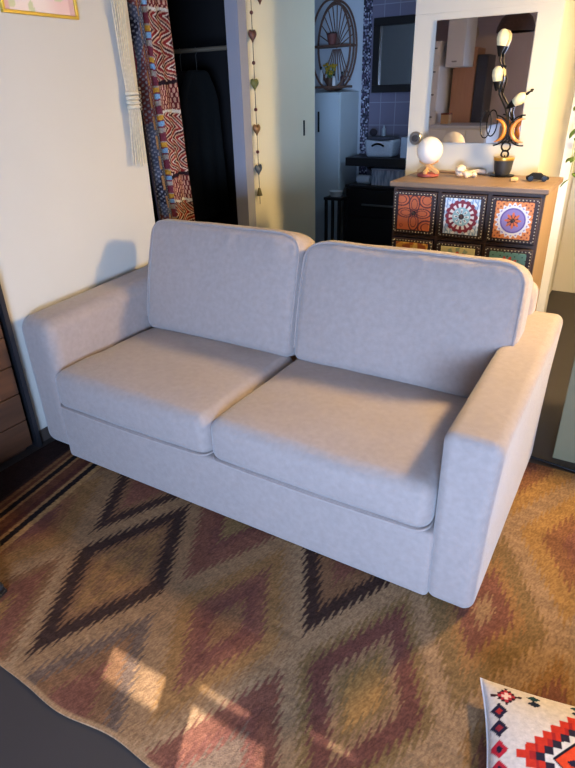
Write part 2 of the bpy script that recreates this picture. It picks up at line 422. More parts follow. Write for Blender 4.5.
def seat(x0, x1, seed):
    sx, sy, sz = x1 - x0, 0.68, 0.185
    def f(P):
        a = np.clip(np.abs(P[:, 0]) / (sx / 2), 0, 1); b = np.clip(np.abs(P[:, 1]) / (sy / 2), 0, 1)
        P[:, 2] += np.where(P[:, 2] > 0, 0.018 * (1 - a ** 3) * (1 - b ** 3) - 0.006, 0)
        P[:, 1] += np.where(P[:, 1] < -0.28, -0.012 * (1 - a ** 2) * (1 - (P[:, 2] / 0.1) ** 2), 0)
        return soft_noise(0.008, seed)(P)
    o = sfa('seat_cushion', MB().rbox(sx, sy, sz, 0.05, fn=f, n=14, k=5, centre=((x0 + x1) / 2, 1.355 + sy / 2, 0.275 + sz / 2)))
    # welt around the lower front edge
    zc = 0.292; w = MB(); pts = [(x0 + 0.008, 1.62, zc)]
    for t in np.linspace(0, 1, 9): pts.append((x0 + 0.05 - 0.045 * math.cos(t * PI / 2), 1.40 - 0.048 * math.sin(t * PI / 2), zc))
    for t in np.linspace(0.1, 0.9, 9): pts.append((x0 + 0.05 + (sx - 0.1) * t, 1.352 - 0.012 * (1 - (2 * t - 1) ** 2) * 0.7, zc))
    for t in np.linspace(0, 1, 9): pts.append((x1 - 0.05 + 0.045 * math.sin(t * PI / 2), 1.40 - 0.048 * math.cos(t * PI / 2), zc))
    pts.append((x1 - 0.008, 1.62, zc)); wo = w.tube(pts, 0.0045).build('piping', m_sofa, o)
    return o
seat(-2.047, -1.2, 11); seat(-1.194, -0.35, 12)
def backc(x0, x1, seed, hh):
    sx, sy, sz = x1 - x0, 0.19, hh
    def f(P):
        a = P[:, 0] / (sx / 2); c = P[:, 2] / (sz / 2)
        front = P[:, 1] < 0.0; dome = (1 - np.abs(a) ** 3) * (1 - np.abs(c) ** 3)
        P[:, 1] += np.where(front, -0.035 * dome, 0.02 * dome)
        P[:, 0] *= 1 - 0.015 * np.abs(c) ** 2; P[:, 2] -= 0.035 * np.clip((np.abs(a) - .72) / .28, 0, 1) ** 2 * np.clip(c, 0, 1)
        # gathers by the top seam
        g = np.sin(P[:, 0] * 95 + 3 * np.sin(P[:, 0] * 23 + seed)) * np.exp(-((c - 0.74) / 0.13) ** 2)
        P[:, 1] += np.where(front, 0.0030 * g, 0)
        P = soft_noise(0.006, seed)(P)
        return lean(P + np.array([0, sy / 2, sz / 2]), 1.95, 0.452)
    o = sfa('back_cushion', MB().rbox(sx, sy, sz, 0.046, fn=f, n=48, k=6, centre=((x0 + x1) / 2, 0, 0)))
    hw, hh2, rr = sx / 2 - .010, sz / 2 - .012, .05; yv = -sy / 2 + .010
    pts = [(-hw, yv + .004, -sz / 2 + .06)] + [(-hw, yv, v) for v in np.linspace(-sz / 2 + .1, hh2 - rr, 10)]
    pts += [(-hw + rr - rr * math.cos(a_), yv, hh2 - rr + rr * math.sin(a_)) for a_ in np.linspace(.2, PI / 2, 7)]
    pts += [(v, yv, hh2) for v in np.linspace(-hw + rr + .02, hw - rr - .02, 40)]
    pts += [(hw - rr + rr * math.sin(a_), yv, hh2 - rr + rr * math.cos(a_)) for a_ in np.linspace(0, PI / 2 - .2, 7)]
    pts += [(hw, yv, v) for v in np.linspace(hh2 - rr, -sz / 2 + .1, 10)] + [(hw, yv + .004, -sz / 2 + .06)]
    Q = f(np.array(pts)) + np.array([(x0 + x1) / 2, 0, 0])
    MB().tube(Q, 0.0048).build('piping', m_sofa, o)
    return o
backc(-2.060, -1.194, 21, 0.55); backc(-1.194, -0.283, 22, 0.53)
for x in (-2.14, -0.27):
    for y in (1.50, 2.3): sfa('foot', MB().cyl(x, y, 0.0095, 0.04, 0.03, 0.035, 16), m_black)

# ------------------------------------------------------------------ dresser with painted tile drawers
DX0, DX1, DY, DZ = -1.10, -0.385, 2.86, 1.095
dr = thing('drawer_cabinet', 'brown wooden apothecary cabinet with painted mandala tile drawers behind the sofa', 'cabinet', (DX0, DY, 0))
L0 = Vector((-DX0, -DY, 0))
def dpart(name, b, m_, par=dr, **k):
    o = b.build(name, m_, par, **k); o.location = L0 if par is dr else (0, 0, 0); return o
m_dress_side = mat('warm brown side panel', (150, 122, 92), 0.5, noise=0.14, nscale=6, stretch=(6, 6, 1))
for sx_ in (DX0, DX1 - 0.02): dpart('side_panel', MB().box(sx_, sx_ + 0.02, DY + 0.02, 3.265, 0.07, DZ - 0.025), m_dress_side, bevel=0.003)
dpart('top_board', MB().box(DX0 - 0.02, DX1 + 0.015, DY - 0.015, 3.27, DZ - 0.025, DZ), m_walnut, bevel=0.004)
fr = MB(); NR, NC = 4, 3; cw = (DX1 - DX0) / NC; zt = DZ - 0.03; rh = 0.232
for i in range(NC + 1): fr.box(DX0 + i * cw - (0.009 if 0 < i < NC else (0 if i == 0 else 0.018)), DX0 + i * cw + (0.009 if 0 < i < NC else (0.018 if i == 0 else 0)), DY, DY + 0.02, 0.10, zt)
for j in range(NR + 1): fr.box(DX0 + 0.009, DX1 - 0.009, DY + 0.001, DY + 0.02, zt - j * rh - 0.009, zt - j * rh + 0.006)
dpart('front_frame', fr, m_walnut_dark, smooth=False)
dpart('back_panel', MB().box(DX0 + 0.02, DX1 - 0.02, 3.25, 3.262, 0.08, DZ - 0.03), m_walnut_dark, smooth=False)
for x in (DX0 + 0.005, DX1 - 0.045):
    for y in (DY + 0.025, 3.2): dpart('leg', MB().box(x, x + 0.04, y, y + 0.04, 0.0, 0.08), m_walnut_dark, bevel=0.003)
def tile_pattern(kind, n=90):
    g = (np.arange(n) + 0.5) / n * 2 - 1; x, y = np.meshgrid(g, g); r = np.hypot(x, y) * .86; a = np.arctan2(y, x)
    def full(c): return np.tile(linA(c), (n, n, 1))
    def put(C, mk, c): C[mk] = linA(c)
    if kind == 0:
        C = full((188, 98, 58)); C *= (0.85 + 0.3 * fnoise(x + 3, y + 3, 2, 5))[..., None]
        for (cx, cy, rx, ry) in ((0, .5, .3, .5), (0, -.5, .3, .5), (.5, .0, .5, .26), (-.5, 0, .5, .26), (.75, .75, .45, .4), (-.8, .75, .5, .35), (.8, -.8, .5, .4), (-.75, -.75, .1, .1)):
            q = np.hypot((x - cx) / rx, (y - cy) / ry); put(C, np.abs(q - 1) < .10, (84, 36, 40)); put(C, np.abs(q - .6) < .06, (84, 36, 40))
        put(C, r < .12, (40, 20, 26))
    elif kind == 1:
        C = full((176, 196, 216)); put(C, ((np.floor(x * 7) + np.floor(y * 7)) % 2 == 0), (112, 146, 184)); put(C, (np.abs((x * 7) % 1 - .5) < .12), (220, 228, 236))
        R = .78 + .05 * np.cos(a * 16); put(C, r < R, (132, 40, 62)); put(C, (r < .93) & (r > .80) & (np.cos(a * 16) > .2), (228, 232, 238))
        put(C, (r < .62) & (r > .36) & (np.cos(a * 14) > -.2), (232, 228, 224)); put(C, r < .44, (150, 190, 196))
        put(C, (r < .36) & (r > .14) & (np.cos(a * 8) > .2), (236, 236, 230)); put(C, (r < .3) & (r > .2) & (np.cos(a * 8) > .75), (60, 34, 60)); put(C, r < .13, (52, 26, 36))
    elif kind == 2:
        C = full((222, 136, 74)); put(C, (np.cos(x * 22) * np.cos(y * 22) > .55) & (r > .8), (132, 52, 40))
        R = .76 + .06 * np.cos(a * 20); put(C, r < R, (232, 226, 220)); put(C, (np.abs(r - .69) < .03) & (np.cos(a * 20) > .3), (160, 140, 190))
        put(C, r < .58, (146, 128, 184)); put(C, np.abs(r - .54) < .03, (104, 84, 150)); put(C, r < .30 + .08 * np.cos(a * 8), (222, 112, 62)); put(C, (r < .26) & (np.cos(a * 8) < -.5), (70, 30, 50)); put(C, r < .1, (44, 20, 24))
    elif kind == 3:
        C = full((204, 146, 54)); nn = fnoise(x + 4, y + 4, 4, 8)
        put(C, nn > .55, (160, 84, 36)); put(C, nn < .3, (226, 186, 92)); put(C, (r < .6) & (np.cos(a * 10) > .3) & (r > .3), (132, 58, 34)); put(C, r < .1, (50, 26, 20))
    elif kind == 4:
        C = full((206, 196, 140)); put(C, (r < .85) & (np.cos(a * 12) > 0), (146, 160, 130)); put(C, r < .6 + .06 * np.cos(a * 12), (200, 92, 60)); put(C, r < .4, (226, 200, 130)); put(C, r < .2, (120, 50, 50))
    else:
        C = full((98, 140, 130)); put(C, (np.cos(x * 16) * np.cos(y * 16) > .8), (40, 60, 62)); R = .6 + .09 * np.cos(a * 14); put(C, r < R, (196, 70, 50)); put(C, r < .42, (232, 160, 110)); put(C, r < .3, (170, 44, 48)); put(C, r < .12, (50, 22, 26))
    return C
tile_mats = []
TW = cw - 0.018; THH = rh - 0.02; tS = 0.168
bead = MB()
for k in range(13):
    t = -0.5 + (k + 0.5) / 13
    for (bx, bz) in ((t * 0.205, 0.093), (t * 0.205, -0.093), (0.102, t * 0.19), (-0.102, t * 0.19)): bead.sphere((bx, -0.019, bz), 0.0031, 6, 4)
me_bead = None; me_front = None; me_knob = None
m_bead = mat('cream painted dots', (172, 164, 150), 0.5); m_front = mat('black brown drawer', (50, 34, 34), 0.5)
for j in range(NR):
    for i in range(NC):
        cx = DX0 + (i + .5) * cw; cz = zt - (j + .5) * rh
        if me_front is None:
            d = MB().box(-TW / 2 + .002, TW / 2 - .002, -0.016, 0.30, -THH / 2 + .002, THH / 2 - .002).build('drawer', m_front, dr, bevel=0.003); me_front = d.data
        else: d = link('drawer', me_front, None, dr, smooth=False, bevel=0.003)
        d.location = Vector((cx, DY, cz)) + L0
        if me_bead is None: bd = bead.build('bead_trim', m_bead, d); me_bead = bd.data
        else: bd = link('bead_trim', me_bead, None, d, smooth=False)
        kind = (i + 3 * j) % 6; n = 90; g = np.linspace(-tS / 2, tS / 2, n); gx, gz = np.meshgrid(g, g)
        P = np.stack([gx, np.full_like(gx, -0.0205), gz], -1); Pp = np.concatenate([P[:1], P, P[-1:]], 0); Pp = np.concatenate([Pp[:, :1], Pp, Pp[:, -1:]], 1)
        Pp[0, :, 1] = Pp[-1, :, 1] = -0.0165; Pp[:, 0, 1] = Pp[:, -1, 1] = -0.0165
        Cp = tile_pattern(kind, n); Cp = np.concatenate([Cp[:1], Cp, Cp[-1:]], 0); Cp = np.concatenate([Cp[:, :1], Cp, Cp[:, -1:]], 1)
        ti = link('tile', grid_mesh('tile', Pp, Cp), m_attr, d, smooth=False)
        if me_knob is None: kb = MB().lathe([(0.004, -0.0205), (0.004, -0.028), (0.009, -0.033), (0.007, -0.04), (0, -0.041)], (0, 0, 0), 12, 'y').build('knob', m_front, d); me_knob = kb.data
        else: kb = link('knob', me_knob, None, d)

# ------------------------------------------------------------------ things on the cabinet top
gl = thing('globe_lamp', 'round white moon lamp on a crossed wooden stand at the cabinet left end', 'lamp', (-1.0, 3.07, DZ + 0.001))
MB().sphere((0, 0, 0.126), 0.065, 32, 20).build('globe', mat('moon white', (222, 214, 204), 0.6, noise=0.04, nscale=25, bump=0.2, bscale=30, emit=(255, 226, 200), estr=0.08), gl)
st = MB()
for s_ in (-1, 1): st.prism([(-.06, .016), (-.045, .016), (.045, .07), (.045, .085), (.03, .085), (-.06, .03)], lambda a, b, t, s_=s_: (a * s_, -.008 + t + .012 * s_, b), .016)
st.prism([(-.055, .016), (-.042, .016), (.045, .06), (.045, .075), (-.055, .03)], lambda a, b, t: (-.008 + t, a, b), .016)
st.build('stand', mat('pale wood', (196, 148, 92), 0.5, noise=0.1), gl, bevel=0.002)
MB().lathe([(0.05, 0), (0.056, 0.004), (0.056, 0.012), (0.05, 0.016)], n=28).build('base', mat('reddish wood base', (150, 70, 62), 0.5), gl)
# shells
m_shell = mat('cream seashell', (226, 206, 180), 0.45, noise=0.12, nscale=40)
def shell(loc, sc, rz, label):
    b = MB(); turns = 3.2; N = 46
    pts = []; rs = []
    for k in range(N):
        t = k / (N - 1); a = t * turns * 2 * PI; R = (1 - t) ** 1.1 * 0.6
        pts.append((t * 1.5 - 0.5, R * math.cos(a) * .62, R * math.sin(a) * .62 + .62)); rs.append(0.46 * (1 - t) ** 0.9 + 0.03)
    b.tube([tuple(q * sc for q in p) for p in pts], [r * sc for r in rs], 10)
    zmin = min(v[2] for v in b.v); b.v = [(x, y, z - zmin) for x, y, z in b.v]
    o = b.build('seashell', m_shell, loc=loc, rot=(0, 0, rz), angle=180); return tag(o, label, 'seashell')
shell((-0.85, 3.12, DZ + .001), 0.04, 2.4, 'largest cream spiral seashell on the cabinet right of the moon lamp')
shell((-0.795, 3.07, DZ + .001), 0.024, 0.4, 'small cream seashell beside the largest shell on the cabinet')
shell((-0.765, 3.10, DZ + .001), 0.018, 1.4, 'tiniest brownish shell between small seashell and pale driftwood piece')
o = MB().rbox(0.12, 0.03, 0.022, 0.01, n=4, fn=lambda P: P * np.array([1, 1, 1]) + np.stack([0 * P[:, 0], 0.012 * np.sin(P[:, 0] * 40), 0.004 * np.sin(P[:, 0] * 60)], 1)).build('driftwood', mat('pale driftwood', (190, 176, 164), 0.8, noise=0.2, nscale=40), loc=(-0.795, 3.20, DZ + .0155), rot=(0, 0, 0.2))
tag(o, 'pale grey driftwood piece lying on the cabinet beside the black pot', 'driftwood')
o = MB().rbox(0.16, 0.016, 0.012, 0.005, n=3).build('incense_holder', m_walnut, loc=(-0.96, 3.235, DZ + .007), rot=(0, 0, -0.05))
tag(o, 'thin brown wooden stick lying against the wall behind the seashells', 'stick')
o = MB().rbox(0.03, 0.05, 0.014, 0.003, n=2).build('wooden_block', mat('pale wood block', (208, 168, 118), 0.6), loc=(-0.563, 3.052, DZ + .008), rot=(0, 0, 0.1))
tag(o, 'small pale wooden block on the cabinet right of the black pot', 'block')
# toy car
car = thing('toy_car', 'small black toy car at the right end of the cabinet top', 'toy', (-0.465, 3.085, DZ + .001), 0.2)
MB().prism([(-.05, .007), (.05, .007), (.052, .018), (.03, .023), (.014, .036), (-.024, .036), (-.04, .024), (-.052, .020)], lambda a, b, t: (a, -.019 + t, b), .038).build('body', mat('satin black', (18, 18, 20), 0.7, spec=0.2), car, bevel=0.003)
for x in (-.03, .03):
    for y in (-.022, .022): MB().lathe([(0.012, -.004), (0.012, .004)], (x, y, 0.012), 16, 'y').build('wheel', m_black, car)
# iron flower ornament in its dish
orn = thing('candle_ornament', 'black iron ornament in a pot with orange crescents and three cream glass buds', 'ornament', (-0.655, 3.205, DZ + .001))
MB().lathe([(0.0, 0), (0.057, 0.0), (0.060, 0.006), (0.05, 0.008), (0, 0.008)], n=32).build('dish', m_black, orn)
MB().lathe([(0.034, 0.008), (0.042, 0.03), (0.047, 0.075), (0.049, 0.09), (0.043, 0.09), (0.04, 0.075), (0, 0.07)], n=28).build('pot', mat('charcoal pot', (40, 40, 42), 0.5, noise=0.1), orn)
MB().lathe([(0.0495, 0.076), (0.051, 0.083), (0.0495, 0.091)], n=28).build('rim', mat('gold rim', (190, 150, 70), 0.35, metal=0.8), orn)
ir = MB()
def ring(cx, cz, r, rr=0.0045, n=24, sx=1.0): ir.tube([(cx + r * sx * math.cos(2 * PI * k / n), 0, cz + r * math.sin(2 * PI * k / n)) for k in range(n)], rr, 8, closed=True)
ring(0, 0.140, 0.021); ring(0, 0.104, 0.017)
ir.tube([(0, 0, 0.07), (0, 0, 0.10)], .004); ir.tube([(0, 0, 0.160), (-.002, 0, 0.24), (-.03, 0.02, 0.31), (-.072, .033, .375), (-.085, .033, .43), (-.072, .033, .50)], .0045)
ir.tube([(-.002, 0, 0.24), (-.012, .02, .29), (-.006, .033, .325)], .004)
ir.tube([(-.072, .033, .375), (-.06, .033, .44), (-.088, .033, .52), (-.09, .033, .57)], .004)
ring(-.112, 0.24, 0.062, 0.003, 28, 0.42)
ir.build('iron_stem', m_black, orn)
m_amber = mat('amber glass', (206, 126, 46), 0.3, noise=0.15, nscale=30)
def crescent(cx, cz, R, w, a0, a1, flip):
    N = 28; v = []; f = []; b = MB(); pts = []; rs = []
    for k in range(N):
        t = k / (N - 1); a = math.radians(a0 + (a1 - a0) * t)
        pts.append((cx + flip * R * math.cos(a), 0.0, cz + R * math.sin(a))); rs.append(max(0.002, w * math.sin(PI * t) ** 0.7))
    return b.tube(pts, rs, 10)
crescent(-.070, .213, .052, .011, -80, 85, 1).build('crescent', m_amber, orn)
crescent(.070, .213, .052, .011, -100, 95, -1).build('crescent', m_amber, orn)
ob = MB(); ob.tube([(-.070 + .069 * math.cos(math.radians(a)), 0.0, .213 + .069 * math.sin(math.radians(a))) for a in range(-85, 90, 8)], .0035); ob.tube([(.070 - .069 * math.cos(math.radians(a)), 0.0, .213 + .069 * math.sin(math.radians(a))) for a in range(-100, 100, 8)], .0035)
ob.build('crescent_rim', m_black, orn)
m_bud = mat('cream glass', (226, 214, 170), 0.3, noise=0.08, nscale=40)
for (bx, bz, tilt, sc) in ((-.094, .565, 0.1, .92), (-.090, .415, -0.05, .88), (-.01, .325, 0.95, .84)):
    bud = MB().lathe([(0.006, 0.0), (0.022, 0.02), (0.03, 0.05), (0.027, 0.075), (0.015, 0.09), (0.004, 0.094)], n=20).build('bud', m_bud, orn, loc=(bx, 0.033, bz), rot=(0, tilt, 0)); bud.scale = (sc, sc, sc)
    MB().lathe([(0.004, -0.03), (0.010, -0.018), (0.024, 0.018), (0.021, 0.019), (0, 0.0)], n=16).build('calyx', m_black, bud)
MB().lathe([(0.006, 0.09), (0.008, 0.105), (0.004, 0.12), (0.01, 0.128), (0.003, 0.14)], n=12).build('tip', m_black, bud)

# ------------------------------------------------------------------ mirror and knob on the tower wall
mir = thing('wall_mirror', 'rectangular frameless mirror on the white wall above the cabinet', 'mirror', (-0.846, 3.279, 1.525))
MB().box(-.238, .238, -.004, -.001, -.282, .282).build('backing', mat('mirror edge', (120, 124, 124), 0.3), mir, smooth=False)
MB().box(-.236, .236, -.009, -.0042, -.280, .280).build('glass', m_glass_mirror, mir, smooth=False)
kn = thing('wall_dial', 'round steel dial on the white wall left of the mirror', 'dial', (-1.152, 3.279, 1.264))
MB().lathe([(0.034, -0.001), (0.034, -0.008), (0.028, -0.014), (0.0, -0.014)], n=32, axis='y').build('plate', m_steel, kn)
MB().lathe([(0.018, -0.0142), (0.016, -0.026), (0.0, -0.027)], n=24, axis='y').build('knob', mat('dark steel', (80, 80, 82), 0.4, metal=0.8), kn)

# ------------------------------------------------------------------ left wall: picture, macrame, sliding door, hearts
pic = thing('framed_picture', 'gold framed pastel picture hanging high on the white left wall', 'picture', (-2.299, 1.868, 2.07))
gb = MB(); [gb.box(0.001, 0.018, *q) for q in ((-.186, .186, -.262, -.250), (-.186, .186, .250, .262), (-.186, -.174, -.250, .250), (.174, .186, -.250, .250))]
gb.build('frame', mat('gold leaf', (212, 176, 70), 0.35, metal=0.5), pic, bevel=0.002)
gy, gz = np.meshgrid(np.linspace(-.174, .174, 60), np.linspace(-.25, .25, 80))
nn = fnoise(gy + 2, gz + 2, 9, 3)[..., None]; n4 = fnoise(gy + 2, gz + 2, 22, 9)[..., None]
Cp = linA((238, 222, 208)) * (1 - nn) + linA((226, 176, 168)) * nn; Cp = np.where(n4 > .72, linA((200, 196, 150)), Cp); Cp = np.where((np.abs(gy) > .150)[..., None], linA((214, 168, 160)), Cp)
link('print', grid_mesh('print', np.stack([np.full_like(gy, .008), gy, gz], -1), Cp), m_attr, pic, smooth=False)

mac = thing('macrame_hanging', 'cream macrame wall hanging of knotted cords beside the curtain', 'wall hanging', (-2.299, 2.285, 2.2))
m_cord = mat('cream cotton cord', (206, 194, 170), 0.9, noise=0.15, nscale=80, bump=0.3, bscale=300)
MB().tube([(.03, -.12, 0), (.03, .08, 0)], .009, 10).build('rod', mat('pale stick', (170, 130, 90), 0.6), mac)
cd = MB(); zb = -0.70
for k in range(10):
    t = k / 9; y0 = -.06 + .085 * t; y1 = -.028 + .05 * t; y2 = -.045 + .08 * t; off = .040 + .012 * (k % 2)
    cd.tube([(.03, y0, 0), (.02 + off * .5, y0 * .8 + y1 * .2, -.2), (.012 + off * .5, y1 * .8 + y0 * .2, -.52), (off, y1, zb), (off, y1 * .6 + y2 * .4, zb - .12), (off * .8, y2, -1.0 - .02 * random.random())], .0033, 6)
cd.build('cords', m_cord, mac)
kb = MB()
for z in (zb, zb - .02, zb - .04, zb + .02): kb.tube([(.046 + .016 * math.cos(a), .034 * math.sin(a), z) for a in np.linspace(0, 2 * PI, 18)[:-1]], .0095, 8, closed=True)
kb.build('knot_band', m_cord, mac)
kc = MB()
for k in range(6): kc.sphere((.070, .026 - .001 * k, zb + .04 - .018 * k), .007, 8, 6)
kc.build('knot_row', mat('dark cord knots', (120, 104, 84), 0.9), mac)

dpn = thing('sliding_door', 'cream sliding door panel with a slim recessed black pull', 'door', (-2.334, 3.76, 0.0))
dpn['kind'] = 'structure'; dpn.name = 'door_1'
MB().box(0.0, 0.034, -.472, .474, 0.005, 2.45).build('door_leaf', m_door, dpn, bevel=0.003)
MB().rbox(.006, .022, .105, .0028, n=2, k=2, centre=(.0345, .300, 1.267)).build('door_pull', m_black, dpn)
def heart_mesh(w, h, d):
    N = 28; b = MB(); out = []
    for k in range(N):
        t = 2 * PI * k / N; x = 16 * math.sin(t) ** 3; y = 13 * math.cos(t) - 5 * math.cos(2 * t) - 2 * math.cos(3 * t) - math.cos(4 * t)
        out.append((x / 32 * w, (y + 2.5) / 29 * h))
    v = []; f = []; L = [(0.25, 1), (0.6, .86), (.88, .5), (1, 0), (.88, -.5), (.6, -.86), (.25, -1)]
    for s_, xx in L: v += [(xx * d / 2, a * s_, c * s_) for a, c in out]
    for i in range(len(L) - 1):
        for k in range(N): f.append((i * N + k, i * N + (k + 1) % N, (i + 1) * N + (k + 1) % N, (i + 1) * N + k))
    f.append(tuple(range(N))); f.append(tuple((len(L) - 1) * N + k for k in range(N)))
    return b.add(v, f)
m_bead2 = mat('dark red bead', (90, 40, 36), 0.4)
hcol = {0: (104, 74, 60), 1: (98, 58, 46), 2: (98, 100, 52), 3: (128, 86, 46), 4: (62, 72, 80)}
def garland(y, zs, label, bell):
    g = thing('heart_garland', label, 'garland', (-2.300 + .036, y, 2.40), group=None)
    MB().tube([(0, 0, 0), (0, .002, (zs[-1][0] + (-.22 if bell else 0)) - 2.40)], .002, 6).build('string', mat('dark string', (84, 70, 56), 0.9), g)
    MB().rbox(.034, .012, .02, .003, n=1, k=1, centre=(-.017, 0, 0.0)).build('hook', m_steel, g)
    for z, c in zs:
        heart_mesh(.056, .072, .034).build('heart', mat('painted heart %d' % c, hcol[c], 0.45, noise=0.25, nscale=50), g, loc=(0, 0, z - 2.40), rot=(0, 0, -0.5), angle=180)
    for (z, _), (z2, _) in zip(zs[:-1], zs[1:]): MB().sphere((0, 0, (z + z2) / 2 - 2.40 - .01), .011, 10, 8).build('bead', m_bead2, g)
    if bell: MB().lathe([(0.0, .03), (.008, .028), (.013, .01), (.02, -.022), (.016, -.022), (0, -.01)], (0, 0, .905 - 2.40), 14).build('bell', mat('dark bronze', (92, 84, 56), 0.4, metal=0.7), g)
garland(3.372, [(2.08, 0), (1.815, 1), (1.553, 2), (1.292, 3), (1.048, 4)], 'long string of painted hearts hanging in front of the cream door', True)
garland(3.47, [(2.26, 0), (2.02, 1)], 'short string whose brown heart just shows at the photo top', False)

# ------------------------------------------------------------------ curtain and the dark closet
nu, nv = 260, 420
s = np.linspace(0, 1, nu); t = np.linspace(0, 1, nv); ss, ttt = np.meshgrid(s, t)
y = 2.425 + 0.305 * ss + 0.055 * (1.4 - 0.28 - 1.8 * ttt) + 0.004 * np.sin(ttt * 9); z = 0.28 + 1.80 * ttt
x = -2.372 + 0.026 * np.sin(ss * 2 * PI * 3.1 + 0.5 + 0.5 * np.sin(ttt * 2.2)) + 0.01 * np.sin(ss * 2 * PI * 7 + ttt * 2)
K = linA
C = np.tile(K((46, 40, 46)), (nv, nu, 1)); f1 = lambda q: np.abs((q % 1) * 2 - 1)
w = rng.random((nv, nu)); zz_ = z + .02 * fnoise(ss * 5 + 2, z * 5, 2.0, 41)
ss0 = ss; ss = np.clip(ss + .035 * (fnoise(ss * 3 + 7, z * 3, 2.2, 43) - .5), 0, 1)
mk = (ss > .10) & (ss < .50); C[mk] = K((70, 74, 88))
blk = fnoise(ss * 6 + 1, zz_ * 6, 1.0, 31); C[mk & (blk > .62)] = K((96, 50, 48)); C[mk & (blk < .30)] = K((36, 34, 44))
wv = (np.sin(ss * 160) * np.sin(zz_ * 240)) > .35; C[mk & wv] = K((124, 122, 128))
C[(ss > .10) & (ss < .14)] = K((110, 40, 44)); C[(ss > .30) & (ss < .33) & (np.sin(zz_ * 60) > -.5)] = K((150, 110, 70)); C[(ss > .21) & (ss < .225)] = K((120, 46, 60))
mk = (ss >= .50) & (ss < .60); C[mk] = K((112, 48, 60)); C[mk & (np.sin(zz_ * 90) > .4)] = K((150, 140, 130)); C[mk & (np.sin(zz_ * 45 + 1) > .86)] = K((190, 140, 50)); C[mk & (np.sin(zz_ * 45 + 2.4) > .86)] = K((120, 160, 196))
mk = ss >= .60; zig = ((ss - .6) * 11 + 1.5 * f1(zz_ * 8.5) + .4 * fnoise(ss * 4, zz_ * 8, 3, 44)) % 1.0
cz = np.where((zig < .36)[..., None], K((132, 36, 34)), np.where((zig < .52)[..., None], K((216, 194, 170)), np.where((zig < .80)[..., None], K((70, 26, 30)), K((196, 150, 120)))))
C = np.where(mk[..., None], cz, C)
bnd = (zz_ * 2.1 % 1.0); mb = mk & (bnd < .30); C[mb] = K((104, 34, 34)); C[mb & (np.sin(ss * 190) * np.sin(zz_ * 130) > .1)] = K((196, 150, 124)); C[mk & (bnd > .29) & (bnd < .33)] = K((40, 26, 30)); C[mk & (bnd < .03)] = K((206, 196, 176))
C = C * (0.5 + .6 * w)[..., None] * (.7 + .5 * fnoise(ss * 9 + 2, zz_ * 14, 2, 47))[..., None]
cur = thing('curtain', 'embroidered dark red and slate ethnic curtain hanging in the closet opening', 'curtain', (-2.372, 2.61, 0.28))
cu = link('cloth', grid_mesh('cloth', np.stack([x, y, z], -1) - np.array([-2.372, 2.61, .28]), C), m_cloth, cur, angle=180)
so = cu.modifiers.new('solidify', 'SOLIDIFY'); so.thickness = 0.004
MB().tube([(0, -.235, 1.83), (0, .588, 1.83)], .011, 10).build('curtain_rod', m_black, cur)
for k in range(7): MB().tube([(.018 * math.cos(a), -.18 + .055 * k, 1.83 + .018 * math.sin(a)) for a in np.linspace(0, 2 * PI, 14)[:-1]], .0025, 6, closed=True).build('curtain_ring', m_steel, cur)
o = MB().tube([(-3.99, 3.55, 1.78), (-2.425, 3.55, 1.78)], .014, 12).build('clothes_rail', mat('dull rail', (150, 132, 110), 0.5, metal=0.4)); tag(o, 'dull metal clothes rail across the dark closet', 'rail')
def coat(x, col, label, ln):
    c = thing('hanging_coat', label, 'coat', (x, 3.55, 1.78), 0, 'dark coats in the closet')
    def f(P):
        q = np.clip((P[:, 2] + ln / 2) / ln, 0, 1); P[:, 1] *= 0.85 + .25 * (1 - q) - .45 * np.clip((q - .85) / .15, 0, 1); P[:, 0] += .012 * np.sin(P[:, 1] * 40) * (1 - q); return P
    MB().rbox(.07, .42, ln, .03, fn=f, n=12, centre=(0, 0, -.12 - ln / 2)).build('body', mat('dark cloth %d' % col[0], col, 0.9, noise=.2), c)
    MB().tube([(0, 0, .016), (.0, .016, .008), (0, .012, -.012), (0, 0, -.03), (0, 0, -.13)], .003, 6).build('hanger', m_steel, c)
coat(-2.86, (20, 19, 16), 'dark olive coat hanging nearest the opening in the closet', 1.0)
coat(-3.0, (18, 13, 13), 'dark brown coat hanging second from the opening in the closet', 1.1)
coat(-3.14, (13, 12, 15), 'black coat hanging furthest from the opening in the closet', 1.05)

# ------------------------------------------------------------------ wooden chest, basket, slipper at the left
ch = thing('wooden_chest', 'brown plank wooden chest left of the dark trim post', 'chest', (-2.5, 0.86, 0))
MB().box(-.24, .222, -.47, .468, .03, .86).build('body', m_walnut_dark, ch, smooth=False)
for k in range(6): MB().box(.2225, .240, -.468, .466, .035 + k * .138, .035 + k * .138 + .134).build('plank', m_plank, ch, bevel=.003)
MB().box(-.25, .25, -.48, .478, .861, .89).build('lid', m_plank, ch, bevel=.004)
MB().box(-.22, .20, -.45, .45, 0.0, .03).build('plinth', m_walnut_dark, ch, smooth=False)
bk = thing('woven_basket', 'round black and cream woven basket at the left photo edge', 'basket', (-1.780, 0.653, 0.009))
N = 72; H = 24; P = np.zeros((H, N + 1, 3)); C = np.zeros((H, N + 1, 3))
for i in range(H):
    q = i / (H - 1); r = .105 + .045 * math.sin(q * PI * .85)
    for k in range(N + 1):
        a = 2 * PI * k / N; rr = r + .0035 * math.cos(i * PI) * math.cos(k * PI); P[i, k] = (rr * math.cos(a), rr * math.sin(a), q * .20)
        C[i, k] = K((200, 172, 120)) if ((k + i * 1.2) % 6) < 2.2 else K((38, 30, 26))
o = link('weave', grid_mesh('weave', P, C), m_cloth, bk, angle=180)
o.modifiers.new('solidify', 'SOLIDIFY').thickness = .006
MB().cyl(0, 0, 0.0, .006, .105, n=40).build('bottom', mat('straw', (170, 140, 92), .9), bk)
